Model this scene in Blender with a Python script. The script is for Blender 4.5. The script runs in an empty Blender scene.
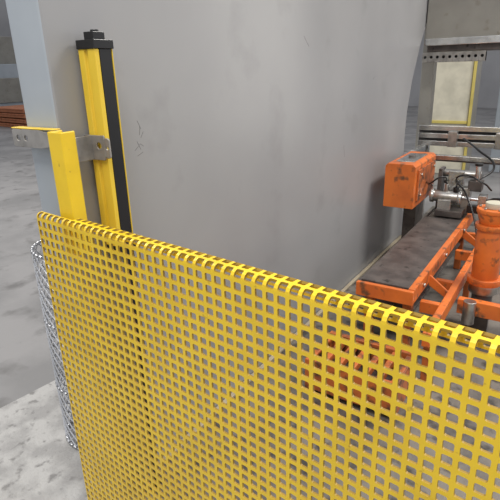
import bpy, bmesh, math, random
from mathutils import Vector, Matrix
random.seed(4)
C=bpy.context.scene.collection
# ---------- materials ----------
def mat(name,col,rough=.5,metal=0,col2=None,scale=6,detail=6,lo=.4,hi=.65,bump=0,bscale=60,dirt=None,dscale=30,dlo=.6,dhi=.7):
    m=bpy.data.materials.new(name); m.use_nodes=True
    nt=m.node_tree; N=nt.nodes; Lk=nt.links; b=N['Principled BSDF']
    b.inputs['Roughness'].default_value=rough; b.inputs['Metallic'].default_value=metal
    tc=N.new('ShaderNodeTexCoord')
    def noise(s,d):
        n=N.new('ShaderNodeTexNoise'); n.inputs['Scale'].default_value=s; n.inputs['Detail'].default_value=d
        Lk.new(tc.outputs['Object'],n.inputs['Vector']); return n
    def ramp(n,l,h):
        r=N.new('ShaderNodeMapRange'); r.inputs['From Min'].default_value=l; r.inputs['From Max'].default_value=h
        Lk.new(n.outputs['Fac'],r.inputs['Value']); return r
    def mix(fac,a,bc):
        x=N.new('ShaderNodeMix'); x.data_type='RGBA'
        Lk.new(fac.outputs[0],x.inputs[0])
        if isinstance(a,tuple): x.inputs[6].default_value=(*a,1)
        else: Lk.new(a,x.inputs[6])
        x.inputs[7].default_value=(*bc,1); return x.outputs[2]
    if col2 is None: col2=tuple(c*.8 for c in col)
    o=mix(ramp(noise(scale,detail),lo,hi),col,col2)
    if dirt: o=mix(ramp(noise(dscale,8),dlo,dhi),o,dirt)
    Lk.new(o,b.inputs['Base Color'])
    if bump:
        bp=N.new('ShaderNodeBump'); bp.inputs['Strength'].default_value=bump; bp.inputs['Distance'].default_value=.01
        Lk.new(noise(bscale,8).outputs['Fac'],bp.inputs['Height']); Lk.new(bp.outputs['Normal'],b.inputs['Normal'])
    return m
YEL=mat('yellow_paint',(.84,.58,.025),.32,0,(.74,.50,.02),8,dirt=(.30,.18,.04),dscale=45,dlo=.66,dhi=.80)
YELC=mat('yellow_housing',(.82,.58,.05),.33,0,(.76,.53,.04),5)
BLK=mat('black_plastic',(.012,.012,.013),.3)
GRY=mat('grey_panel_paint',(.335,.335,.340),.36,0,(.295,.295,.303),1.3,4,.35,.7,dirt=(.255,.255,.258),dscale=3.5,dlo=.58,dhi=.8)
GRY2=mat('light_grey_paint',(.38,.42,.46),.4,0,(.34,.38,.42),3)
STL=mat('brushed_steel',(.55,.54,.52),.35,1,(.40,.39,.37),25)
ZNC=mat('zinc_bracket',(.40,.385,.365),.45,.6,(.28,.27,.255),20)
CHR=mat('chrome_wire',(.70,.71,.73),.3,1)
ORG=mat('orange_paint',(.76,.19,.035),.36,0,(.60,.14,.03),6,dirt=(.16,.07,.035),dscale=16,dlo=.55,dhi=.68)
ORG2=mat('oily_orange_paint',(.55,.15,.035),.45,0,(.38,.10,.03),7,dirt=(.10,.05,.03),dscale=14,dlo=.5,dhi=.64)
DRK=mat('dark_worn_steel',(.085,.074,.070),.42,.3,(.15,.13,.12),9,dirt=(.03,.028,.026),dscale=20)
DK2=mat('dark_void',(.03,.028,.027),.7)
BEI=mat('beige_grey_cover',(.27,.26,.23),.45,0,(.22,.21,.19),3,dirt=(.2,.18,.15),dscale=9)
CRM=mat('cream_board',(.58,.55,.44),.6)
YTR=mat('faded_yellow_trim',(.55,.45,.12),.6)
ALU=mat('aluminium_profile',(.66,.66,.64),.25,.9,(.5,.5,.49),12)
FLR=mat('floor_concrete',(.255,.25,.25),.55,0,(.185,.183,.183),1.3,14,.42,.6,bump=.15,bscale=35,dirt=(.135,.132,.13),dscale=4.5,dlo=.54,dhi=.70)
SLB=mat('light_concrete',(.42,.415,.405),.8,0,(.30,.295,.29),8,14,.42,.6,bump=.7,bscale=60,dirt=(.21,.205,.20),dscale=20,dlo=.56,dhi=.68)
PIT=mat('oily_floor',(.19,.17,.148),.5,0,(.10,.09,.08),5,10,bump=.3,bscale=40,dirt=(.05,.045,.04),dscale=10,dlo=.55,dhi=.65)
WAL=mat('hall_wall',(.36,.36,.37),.8,0,(.28,.28,.29),.5)
RST=mat('rust_red',(.40,.15,.07),.7)
BLU=mat('blue_paint',(.05,.12,.35),.5)
EREF=mat('dirty_edge_reflection',(.42,.36,.26),.6)  # dirty yellowish tone, painted lighter for the edge reflection along the panel foot
SCF=mat('scuff_grey',(.16,.155,.15),.7)
# ---------- frames ----------
A=math.radians(7)
MF=Matrix.Translation((-1.395,.80,0))@Matrix.Rotation(A,4,'Z')
class B:
    def __init__(s,name,world=False,bev=.003):
        s.n=name; s.bm=bmesh.new(); s.mats=[]; s.w=world; s.bev=bev
    def mi(s,m):
        if m not in s.mats: s.mats.append(m)
        return s.mats.index(m)
    def box(s,x0,x1,y0,y1,z0,z1,m):
        vs=[s.bm.verts.new((x,y,z)) for x in(x0,x1) for y in(y0,y1) for z in(z0,z1)]
        for f in((0,1,3,2),(4,6,7,5),(0,4,5,1),(2,3,7,6),(0,2,6,4),(1,5,7,3)):
            fc=s.bm.faces.new([vs[i] for i in f]); fc.material_index=s.mi(m)
    def cyl(s,p0,p1,r,m,r2=None,seg=28):
        p0=Vector(p0);p1=Vector(p1);d=(p1-p0); L=d.length
        M=Matrix.Translation((p0+p1)/2)@d.to_track_quat('Z','Y').to_matrix().to_4x4()
        k=s.mi(m)
        before=set(s.bm.faces)
        bmesh.ops.create_cone(s.bm,cap_ends=True,segments=seg,radius1=r,radius2=r if r2 is None else r2,depth=L,matrix=M)
        for f in s.bm.faces:
            if f not in before:
                f.material_index=k
                if len(f.verts)==4: f.smooth=True
    def prism(s,pts,axis,a0,a1,m):
        def P(p,a):
            return {'x':(a,p[0],p[1]),'y':(p[0],a,p[1]),'z':(p[0],p[1],a)}[axis]
        v0=[s.bm.verts.new(P(p,a0)) for p in pts]; v1=[s.bm.verts.new(P(p,a1)) for p in pts]
        k=s.mi(m); n=len(pts)
        fs=[s.bm.faces.new(v0),s.bm.faces.new(v1[::-1])]
        for i in range(n): fs.append(s.bm.faces.new((v0[i],v1[i],v1[(i+1)%n],v0[(i+1)%n])))
        for f in fs: f.material_index=k
    def done(s):
        bmesh.ops.recalc_face_normals(s.bm,faces=s.bm.faces)
        me=bpy.data.meshes.new(s.n); s.bm.to_mesh(me); s.bm.free()
        for m in s.mats: me.materials.append(m)
        o=bpy.data.objects.new(s.n,me); C.objects.link(o)
        if not s.w: o.matrix_world=MF
        if s.bev:
            b=o.modifiers.new('b','BEVEL'); b.width=s.bev; b.segments=2; b.limit_method='ANGLE'; b.angle_limit=math.radians(50)
        return o
def plate_with_holes(b,u0,u1,z0,z1,v0,v1,holes,r,m):
    xs=[u0]; hs=sorted(holes)
    for i in range(len(hs)-1): xs.append((hs[i][0]+hs[i+1][0])/2)
    xs.append(u1)
    k=b.mi(m)
    for i,(hx,hz) in enumerate(hs):
        n=24; ring={}
        for v in(v0,v1):
            inn=[];out=[]
            for j in range(n):
                a=2*math.pi*(j+.5)/n; c,s_=math.cos(a),math.sin(a)
                inn.append(b.bm.verts.new((hx+r*c,v,hz+r*s_)))
                tx=((xs[i+1]-hx) if c>0 else (hx-xs[i]))/max(abs(c),1e-6)
                tz=((z1-hz) if s_>0 else (hz-z0))/max(abs(s_),1e-6)
                t=min(tx,tz)
                out.append(b.bm.verts.new((hx+t*c,v,hz+t*s_)))
            ring[v]=(inn,out)
        for j in range(n):
            q=(j+1)%n
            for v in(v0,v1):
                inn,out=ring[v]; f=b.bm.faces.new((inn[j],inn[q],out[q],out[j])); f.material_index=k
            for w in(0,1):
                a_,c_=ring[v0][w],ring[v1][w]; f=b.bm.faces.new((a_[j],a_[q],c_[q],c_[j])); f.material_index=k
# ---------- ground & shell ----------
b=B('floor',True,0); b.box(-24,10,-8,20,-.1,0,FLR); b.done()
b=B('concrete_apron',True,0); b.prism([(-2.37,-4),(4,-4),(4,.78),(-1.56,.78),(-1.75,2.6),(-2.37,2.6)],'z',0,.003,SLB); b.done()
b=B('wall_left',True,0); b.box(-24.2,-24,-8,20,0,6,WAL); b.done()
b=B('wall_back',True,0); b.box(-24,10,20,20.2,0,6,WAL); b.done()
b=B('oil_stained_floor_plate',False,.003); b.box(.004,2.6,.13,5,0,.014,PIT); b.box(.004,.03,.13,3.7,.014,.03,EREF); b.done()  # thin strip at the panel foot carries the painted edge reflection
# ---------- grey machine panel ----------
b=B('machine_side_panel',False,.008)
pts=[(0,0),(3.85,0),(3.72,.35),(3.64,.7),(3.62,1.0),(3.64,1.2),(3.72,1.45),(3.90,1.75),(4.22,2.14),(4.35,2.6),(4.4,3.2),(0,3.2)]
b.prism(pts,'x',-.15,0,GRY)
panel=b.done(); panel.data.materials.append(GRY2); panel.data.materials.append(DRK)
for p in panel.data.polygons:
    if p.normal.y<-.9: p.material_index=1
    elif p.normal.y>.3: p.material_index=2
cu=bpy.data.curves.new('scuff_marks','CURVE'); cu.dimensions='3D'; cu.bevel_depth=.0007
for pl in [[(.33,1.39),(.335,1.42)],[(.30,1.34),(.33,1.36),(.345,1.35)],[(.31,1.32),(.34,1.33)],[(.325,1.44),(.34,1.41)],[(.315,1.37),(.33,1.34)],[(.335,1.38),(.35,1.40)],[(1.6,1.75),(1.66,1.70)],[(2.2,1.1),(2.22,1.02)],[(2.7,1.5),(2.75,1.52)]]:
    sp=cu.splines.new('POLY'); sp.points.add(len(pl)-1)
    for q,(v,z) in zip(sp.points,pl): q.co=(.0,v,z,1)
o=bpy.data.objects.new('scuff_marks',cu); C.objects.link(o); cu.materials.append(SCF); o.parent=panel
# ---------- light curtain ----------
b=B('safety_light_curtain',False,.002)
u0,u1,v0,v1=.015,.085,.10,.17
prof=[(u0,v0),(u0+.022,v0),(u0+.026,v0+.008),(u0+.036,v0+.008),(u0+.040,v0),(u1,v0),(u1,v0+.016),(u1-.006,v0+.018),(u1-.006,v1-.004),(u1,v1-.003),(u1,v1),(u0,v1)]
b.prism(prof,'z',1.06,1.665,YELC)
b.box(u0+.012,u1-.007,v0+.012,v1-.004,.03,1.06,ZNC)
b.box(u1-.010,u1-.001,v0+.019,v1-.005,.03,1.665,BLK)
b.box(u0-.003,u1+.003,v0-.003,v1+.003,1.665,1.690,BLK)
b.box(u0+.018,u1-.012,v0+.012,v1-.014,1.690,1.712,BLK)
b.cyl((u0+.04,v0+.035,1.71),(u0+.04,v0+.035,1.718),.012,BLK)
b.box(u0-.003,u1+.003,v0-.003,v1+.003,1.04,1.06,BLK)
b.box(u0-.003,u1+.003,v0+.035,v1+.003,.014,.04,BLK)
b.done()
# ---------- bracket + yellow post ----------
b=B('fence_mounting_post',False,.003)
b.prism([(.02,-.054),(.08,-.054),(.08,-.004),(.074,-.004),(.074,-.048),(.026,-.048),(.026,-.004),(.02,-.004)],'z',1.08,1.446,YEL)
b.done()
b=B('mounting_bracket',False,.0015)
plate_with_holes(b,-.178,.018,1.392,1.446,-.034,-.028,[(-.150,1.419),(-.112,1.419)],.009,ZNC)
b.box(-.178,.018,-.034,-.004,1.4465,1.450,YEL)
b.box(.028,.034,-.003,.095,1.345,1.42,ZNC)
plate_with_holes(b,-.01,.086,1.345,1.42,.091,.097,[(.062,1.389)],.010,ZNC)
plate_with_holes(b,.086,.108,1.352,1.413,.091,.097,[(.097,1.382)],.005,ZNC)
b.done()
# ---------- perforated fence ----------
P=.0285; h=.0097; r=.0035; a=h-r
X0,ncol=-1.452,74; R=.012; ztop=1.2
arc=math.pi/2*R
rows_front=40
Lf=(rows_front+.5)*P   # front bend runs through a hole row
W=1.5*P
def prof_q(q):
    q-=Lf
    if q<=-arc/2: return (0,ztop-R+(q+arc/2))
    if q<arc/2:
        t=(q+arc/2)/R; return (R-R*math.cos(t),ztop-R+R*math.sin(t))
    if q<=W-arc/2: return (R+(q-arc/2),ztop)
    y1=R+W-arc
    if q<W+arc/2:
        t=(q-(W-arc/2))/R; return (y1+R*math.sin(t),ztop-R+R*math.cos(t))
    return (y1+R,ztop-R-(q-W-arc/2))
me=bpy.data.meshes.new('perforated_guard_fence'); V=[];F=[]; idx={}
def vert(x,q):
    k=(round(x,5),round(q,5))
    if k not in idx:
        dy,z=prof_q(q); idx[k]=len(V); V.append((X0+x,.72+dy,z))
    return idx[k]
rd=r*(1-math.sqrt(.5)); p2=P/2
outer=[(a,-p2),(p2,-p2),(p2,-a),(p2,0),(p2,a),(p2,p2),(a,p2),(-a,p2),(-p2,p2),(-p2,a),(-p2,0),(-p2,-a),(-p2,-p2),(-a,-p2)]
inner=[(a,-h),(h-rd,-h+rd),(h,-a),(h,0),(h,a),(h-rd,h-rd),(a,h),(-a,h),(-h+rd,h-rd),(-h,a),(-h,0),(-h,-a),(-h+rd,-h+rd),(-a,-h)]
for j in range(rows_front+3):
    for i in range(ncol):
        if j>rows_front and i<6: continue   # top fold notched around the mounting post
        cx,cq=(i+.5)*P,(j+.5)*P
        O=[vert(cx+x,cq+y) for x,y in outer]; I=[vert(cx+x,cq+y) for x,y in inner]
        for k in range(14):
            n=(k+1)%14; F.append((O[k],O[n],I[n],I[k]))
me.from_pydata(V,[],F); me.update()
fence=bpy.data.objects.new('perforated_guard_fence',me); C.objects.link(fence)
me.materials.append(YEL)
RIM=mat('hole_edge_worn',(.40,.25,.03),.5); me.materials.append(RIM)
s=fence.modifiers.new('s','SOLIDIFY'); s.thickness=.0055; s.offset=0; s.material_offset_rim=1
b=B('fence_support_post',True,.003)
b.box(.59,.64,.785,.835,.012,1.18,YEL); b.box(.55,.68,.77,.90,.003,.022,YEL); b.done()
# ---------- wire basket ----------
bx,by,br,bh=-1.82,1.06,.185,.91
me=bpy.data.meshes.new('wire_mesh_basket'); V=[];F=[]; n=22; m=36; idx={}
def bv(i,j):
    i%=2*n
    if (i,j) not in idx:
        t=math.pi*i/n; idx[(i,j)]=len(V); V.append((bx+br*math.cos(t),by+br*math.sin(t),.02+bh*j/m))
    return idx[(i,j)]
for j in range(1,m):
    for i in range(2*n):
        if (i+j)%2: F.append((bv(i,j-1),bv(i+1,j),bv(i,j+1),bv(i-1,j)))
me.from_pydata(V,[],F); me.materials.append(CHR)
bo=bpy.data.objects.new('wire_mesh_basket',me); C.objects.link(bo)
w=bo.modifiers.new('w','WIREFRAME'); w.thickness=.007; w.use_boundary=True
b=B('basket_rims',True,0)
for z in(.012,.30,.62,.93):
    N=40
    for i in range(N):
        t0,t1=2*math.pi*i/N,2*math.pi*(i+1)/N
        b.cyl((bx+br*math.cos(t0),by+br*math.sin(t0),z),(bx+br*math.cos(t1),by+br*math.sin(t1),z),.006,CHR,seg=8)
ro=b.done(); ro.parent=bo
# ---------- orange actuator block ----------
b=B('orange_actuator_housing',False,.006)
b.prism([(.10,.55),(.33,.55),(.33,.87),(.31,.89),(.12,.89),(.10,.87)],'y',2.80,3.42,ORG)
b.box(.15,.29,2.9,3.3,.888,.896,ALU)
b.cyl((.22,3.1,.89),(.22,3.1,.912),.03,DRK)
b.box(.33,.345,2.86,3.36,.60,.84,ORG2)
for z in(.64,.80):
    for v in(2.92,3.3): b.cyl((.345,v,z),(.355,v,z),.012,STL,seg=6)
b.box(.18,.28,3.1,3.35,.014,.55,DRK)
b.done()
# ---------- conveyor table ----------
b=B('conveyor_table',False,.004)
b.box(.39,.66,1.58,3.0,.425,.452,DRK)
b.box(.39,.66,3.0,3.32,.40,.44,DRK)
b.box(.375,.39,1.56,3.32,.40,.448,DRK); b.box(.66,.695,1.56,3.32,.37,.455,ORG)
b.box(.375,.695,1.53,1.56,.37,.45,ORG)
for v in(1.7,2.4,3.15):
    b.box(.39,.66,v,v+.05,.37,.42,ORG2)
for u in(.40,.62):
    for v in(1.62,3.1): b.box(u,u+.05,v,v+.05,.014,.38,ORG2)
b.box(.30,.66,1.62,3.05,.24,.26,DRK)
b.box(.80,.84,1.35,3.4,.25,.33,ORG)
for v in(1.7,2.05,2.65,3.1): b.box(.695,.80,v,v+.04,.26,.33,ORG)
for v in(1.9,2.9): b.prism([(.69,.42),(.82,.32),(.82,.27),(.69,.35)],'y',v,v+.015,ORG)
for v in(1.4,2.5,3.3): b.box(.80,.84,v,v+.04,.014,.25,ORG2)
for v in(1.75,2.3,2.9): b.cyl((.695,v,.41),(.707,v,.41),.014,STL,seg=6)
b.done()
b=B('slotted_base_frame',False,.004)
b.box(.32,.78,1.00,1.03,.05,.22,ORG2); b.box(.32,.78,1.30,1.33,.05,.22,ORG2)
for i in range(7): b.box(.32+i*.071,.35+i*.071,1.03,1.30,.17,.21,ORG2)
b.box(.32,.35,1.03,1.30,.014,.2,ORG2); b.box(.75,.78,1.03,1.30,.014,.2,ORG2)
b.box(.36,.74,1.05,1.28,.08,.10,DRK)
b.done()
# ---------- pneumatic unit ----------
b=B('pneumatic_valve_unit',False,.003)
b.box(.44,.64,3.05,3.25,.453,.50,DRK)
b.cyl((.40,3.12,.60),(.62,3.12,.60),.045,STL); b.cyl((.385,3.12,.60),(.41,3.12,.60),.055,ALU); b.cyl((.59,3.12,.60),(.62,3.12,.60),.055,ALU)
b.cyl((.62,3.12,.60),(.78,3.12,.60),.014,CHR); b.box(.74,.80,3.08,3.16,.56,.64,ALU)
b.box(.45,.55,3.07,3.17,.50,.58,ALU)
b.box(.48,.60,3.24,3.31,.453,.78,ALU); b.cyl((.44,3.27,.76),(.72,3.27,.76),.03,STL); b.cyl((.50,3.12,.64),(.50,3.12,.70),.016,STL)
b.cyl((.57,3.12,.64),(.57,3.12,.68),.02,BLK); b.box(.64,.74,3.2,3.3,.64,.72,DRK)
b.box(.41,.44,3.2,3.32,.453,.80,DRK); b.box(.60,.66,3.2,3.3,.453,.66,STL)
b.box(.66,.80,3.14,3.19,.48,.54,BLK); b.cyl((.70,3.22,.72),(.70,3.22,.84),.02,ALU); b.cyl((.70,3.22,.84),(.70,3.22,.86),.03,BLK)
for u in(.47,.56): b.cyl((u,3.235,.70),(u,3.20,.70),.014,BLK)
b.done()
for nm,pts,rad in (('air_hose',[(.57,3.12,.68),(.62,3.0,.80),(.75,3.1,.74),(.80,3.3,.64)],.007),('air_hose.001',[(.50,3.12,.70),(.48,2.98,.78),(.40,3.0,.72),(.35,3.1,.70)],.006),
    ('power_cable',[(.70,3.25,.72),(.78,3.45,.80),(.62,3.62,.90),(.45,3.9,.95)],.009),('power_cable.001',[(.80,3.12,.60),(.92,2.95,.66),(1.05,3.1,.60),(1.12,3.4,.64)],.008),
    ('power_cable.002',[(.56,3.20,.70),(.66,3.02,.66),(.76,2.9,.50),(.82,2.8,.33)],.007)):
    cu=bpy.data.curves.new(nm,'CURVE'); cu.dimensions='3D'; cu.bevel_depth=rad
    sp=cu.splines.new('BEZIER'); sp.bezier_points.add(3)
    for q,co in zip(sp.bezier_points,pts):
        q.co=co; q.handle_left_type=q.handle_right_type='AUTO'
    o=bpy.data.objects.new(nm,cu); C.objects.link(o); o.matrix_world=MF; cu.materials.append(BLK)
# ---------- orange standing cylinder ----------
b=B('orange_hydraulic_cylinder',False,.003)
cx,cy=.955,2.2
b.cyl((cx,cy,.34),(cx,cy,.66),.078,ORG); b.cyl((cx,cy,.66),(cx,cy,.69),.092,ORG); b.cyl((cx,cy,.69),(cx,cy,.76),.07,ORG,.09); b.cyl((cx,cy,.76),(cx,cy,.785),.095,ORG)
b.cyl((cx,cy,.785),(cx,cy,.82),.05,CRM); b.cyl((cx,cy,.31),(cx,cy,.35),.10,ORG); b.cyl((cx,cy,.25),(cx,cy,.31),.085,STL); b.cyl((cx,cy,.014),(cx,cy,.25),.06,DRK)
b.box(.86,1.6,1.92,1.97,.20,.29,ORG); b.box(.88,1.6,1.97,2.08,.20,.22,ORG2); b.cyl((.93,1.90,.16),(.93,1.90,.30),.035,STL)
b.box(.90,1.02,2.08,2.14,.014,.2,DRK)
for q in range(6):
    t=q*math.pi/3; b.cyl((cx+.075*math.cos(t),cy+.075*math.sin(t),.785),(cx+.075*math.cos(t),cy+.075*math.sin(t),.797),.009,STL,seg=6)
b.done()
# ---------- rails ----------
b=B('aluminium_guide_rail',False,.003)
for z in(.86,.93,1.0):
    b.box(.02,1.7,4.0,4.05,z,z+.045,ALU)
b.box(.02,1.7,4.03,4.06,.86,1.04,DK2)
b.box(.02,1.7,3.60,3.65,.80,.84,ALU); b.box(.02,1.7,3.65,3.76,.78,.80,DRK)
for u in(.05,1.6): b.box(u,u+.06,4.06,4.12,.014,1.04,ALU); b.box(u,u+.05,3.65,4.0,.80,.86,ALU)
for u in(.3,.7,1.1): b.box(u,u+.08,3.96,4.0,.86,1.0,STL)
b.done()
b=B('clamp_carriage',False,.004)
b.box(.85,1.15,3.46,3.58,.58,.70,DRK); b.box(.88,.94,3.4,3.58,.50,.78,ORG); b.box(.96,1.1,3.40,3.46,.52,.64,ORG); b.cyl((.88,3.43,.70),(1.15,3.43,.70),.03,STL)
b.box(.88,.98,3.46,3.56,.014,.58,DRK)
b.done()
# strut & cover
b=B('slotted_strut',False,.002)
n=10
plate_with_holes(b,-.02,.52,1.60,1.685,4.06,4.066,[(.007+.054*i,1.645) for i in range(n)],.013,ZNC)
b.box(-.02,.52,4.066,4.12,1.679,1.685,ZNC); b.box(-.02,.52,4.066,4.12,1.60,1.606,ZNC); b.box(-.02,.52,4.115,4.12,1.606,1.679,DK2)
b.done()
b=B('overhead_machine_cover',False,.006)
b.box(.01,1.8,4.0,4.6,1.78,2.9,BEI); b.box(.01,1.8,3.985,4.0,1.74,1.80,ALU); b.box(.02,1.8,4.05,4.55,1.69,1.78,DRK)
b.done()
b=B('steel_frame_post',False,.004); b.box(-.12,.0,4.46,4.58,.0,2.9,BEI); b.box(-.15,.0,4.44,4.6,.0,.02,BEI); b.done()
b=B('cover_support_column',False,.004); b.box(1.68,1.8,4.3,4.42,.014,1.69,BEI); b.box(1.65,1.83,4.27,4.45,.014,.03,BEI); b.done()
# ---------- background ----------
b=B('control_cabinet',False,.01)
b.box(-.56,.06,6.5,6.9,0,1.9,BEI); b.box(-.54,.02,6.49,6.5,.55,1.85,CRM); b.box(-.54,.02,6.49,6.5,.1,.5,CRM); b.box(.03,.065,6.46,6.5,0,1.9,YTR); b.box(-.54,.02,6.47,6.49,.80,.84,YTR)
b.done()
b=B('background_press',False,.01)
b.box(.25,1.6,7.5,8.3,0,.9,DRK); b.box(.25,.4,7.4,7.5,0,2.4,GRY2); b.box(.5,1.5,7.6,8.2,.9,2.2,DK2); b.box(.45,1.3,7.38,7.48,1.25,1.32,ALU); b.box(.6,1.4,7.3,7.5,.3,.6,GRY2)
b.done()
b=B('pallet_stack',True,.01)
for k in range(4):
    z=k*.16
    for q in(0,.55,1.1): b.box(-18,-15.6,7.9+q,8.0+q,z,z+.09,RST)
    for q in range(10): b.box(-18+q*.24,-17.82+q*.24,7.85,9.15,z+.09,z+.12,RST)
b.done()
b=B('background_machine',True,.02)
b.box(-22.5,-20,8.6,13,0,2.0,GRY2); b.box(-22,-20.5,9,12,2.0,3.0,BEI); b.box(-19.98,-19.9,9.2,11.0,.6,1.5,BEI); b.done()
b=B('blue_steel_column',True,.01)
b.box(-19.3,-19.0,8.45,8.5,0,5,BLU); b.box(-19.3,-19.0,8.2,8.25,0,5,BLU); b.box(-19.17,-19.13,8.25,8.45,0,5,BLU); b.done()
# ---------- lights ----------
W=bpy.data.worlds.new('w'); bpy.context.scene.world=W; W.use_nodes=True
W.node_tree.nodes['Background'].inputs[0].default_value=(.95,.96,1,1); W.node_tree.nodes['Background'].inputs[1].default_value=.66
def area(name,loc,rot,sx,sy,e,col=(1,.96,.90)):
    l=bpy.data.lights.new(name,'AREA'); l.shape='RECTANGLE'; l.size=sx; l.size_y=sy; l.energy=e; l.color=col
    o=bpy.data.objects.new(name,l); C.objects.link(o); o.location=loc; o.rotation_euler=rot; return o
area('hall_lamp',(-.2,-.6,5),(0,0,0),1.0,2,165)
area('hall_lamp.001',(-6,2,6),(0,0,0),2,5,330)
area('hall_lamp.002',(1.2,5,5),(0,0,0),1.0,2,270)
o=area('panel_streak_light',(0,0,0),(0,0,0),.15,2.4,32)  # added light, out of view, to put an upright streak on the grey panel
p=MF@Vector((2.8,5.3,1.9)); d=MF.to_3x3()@Vector((-.561,-.864,0))
o.matrix_world=Matrix.Translation(p)@d.to_track_quat('-Z','Y').to_matrix().to_4x4()
# ---------- camera ----------
cd=bpy.data.cameras.new('cam'); cam=bpy.data.objects.new('cam',cd); C.objects.link(cam)
cd.sensor_width=36; cd.lens=36; cd.clip_start=.02
yaw=math.radians(130); pt=math.radians(20)
fh=Vector((math.cos(yaw),math.sin(yaw),0)); rr=Vector((math.sin(yaw),-math.cos(yaw),0)); zz=Vector((0,0,1))
fw=fh*math.cos(pt)-zz*math.sin(pt); up=fh*math.sin(pt)+zz*math.cos(pt)
th=.03
cx_=(rr*math.cos(th)-up*math.sin(th)); cy_=(up*math.cos(th)+rr*math.sin(th))
Mx=Matrix((( cx_.x,cy_.x,-fw.x,0),(cx_.y,cy_.y,-fw.y,0),(cx_.z,cy_.z,-fw.z,1.6),(0,0,0,1)))
cam.matrix_world=Mx
bpy.context.scene.camera=cam
bpy.context.scene.view_settings.view_transform='Standard'
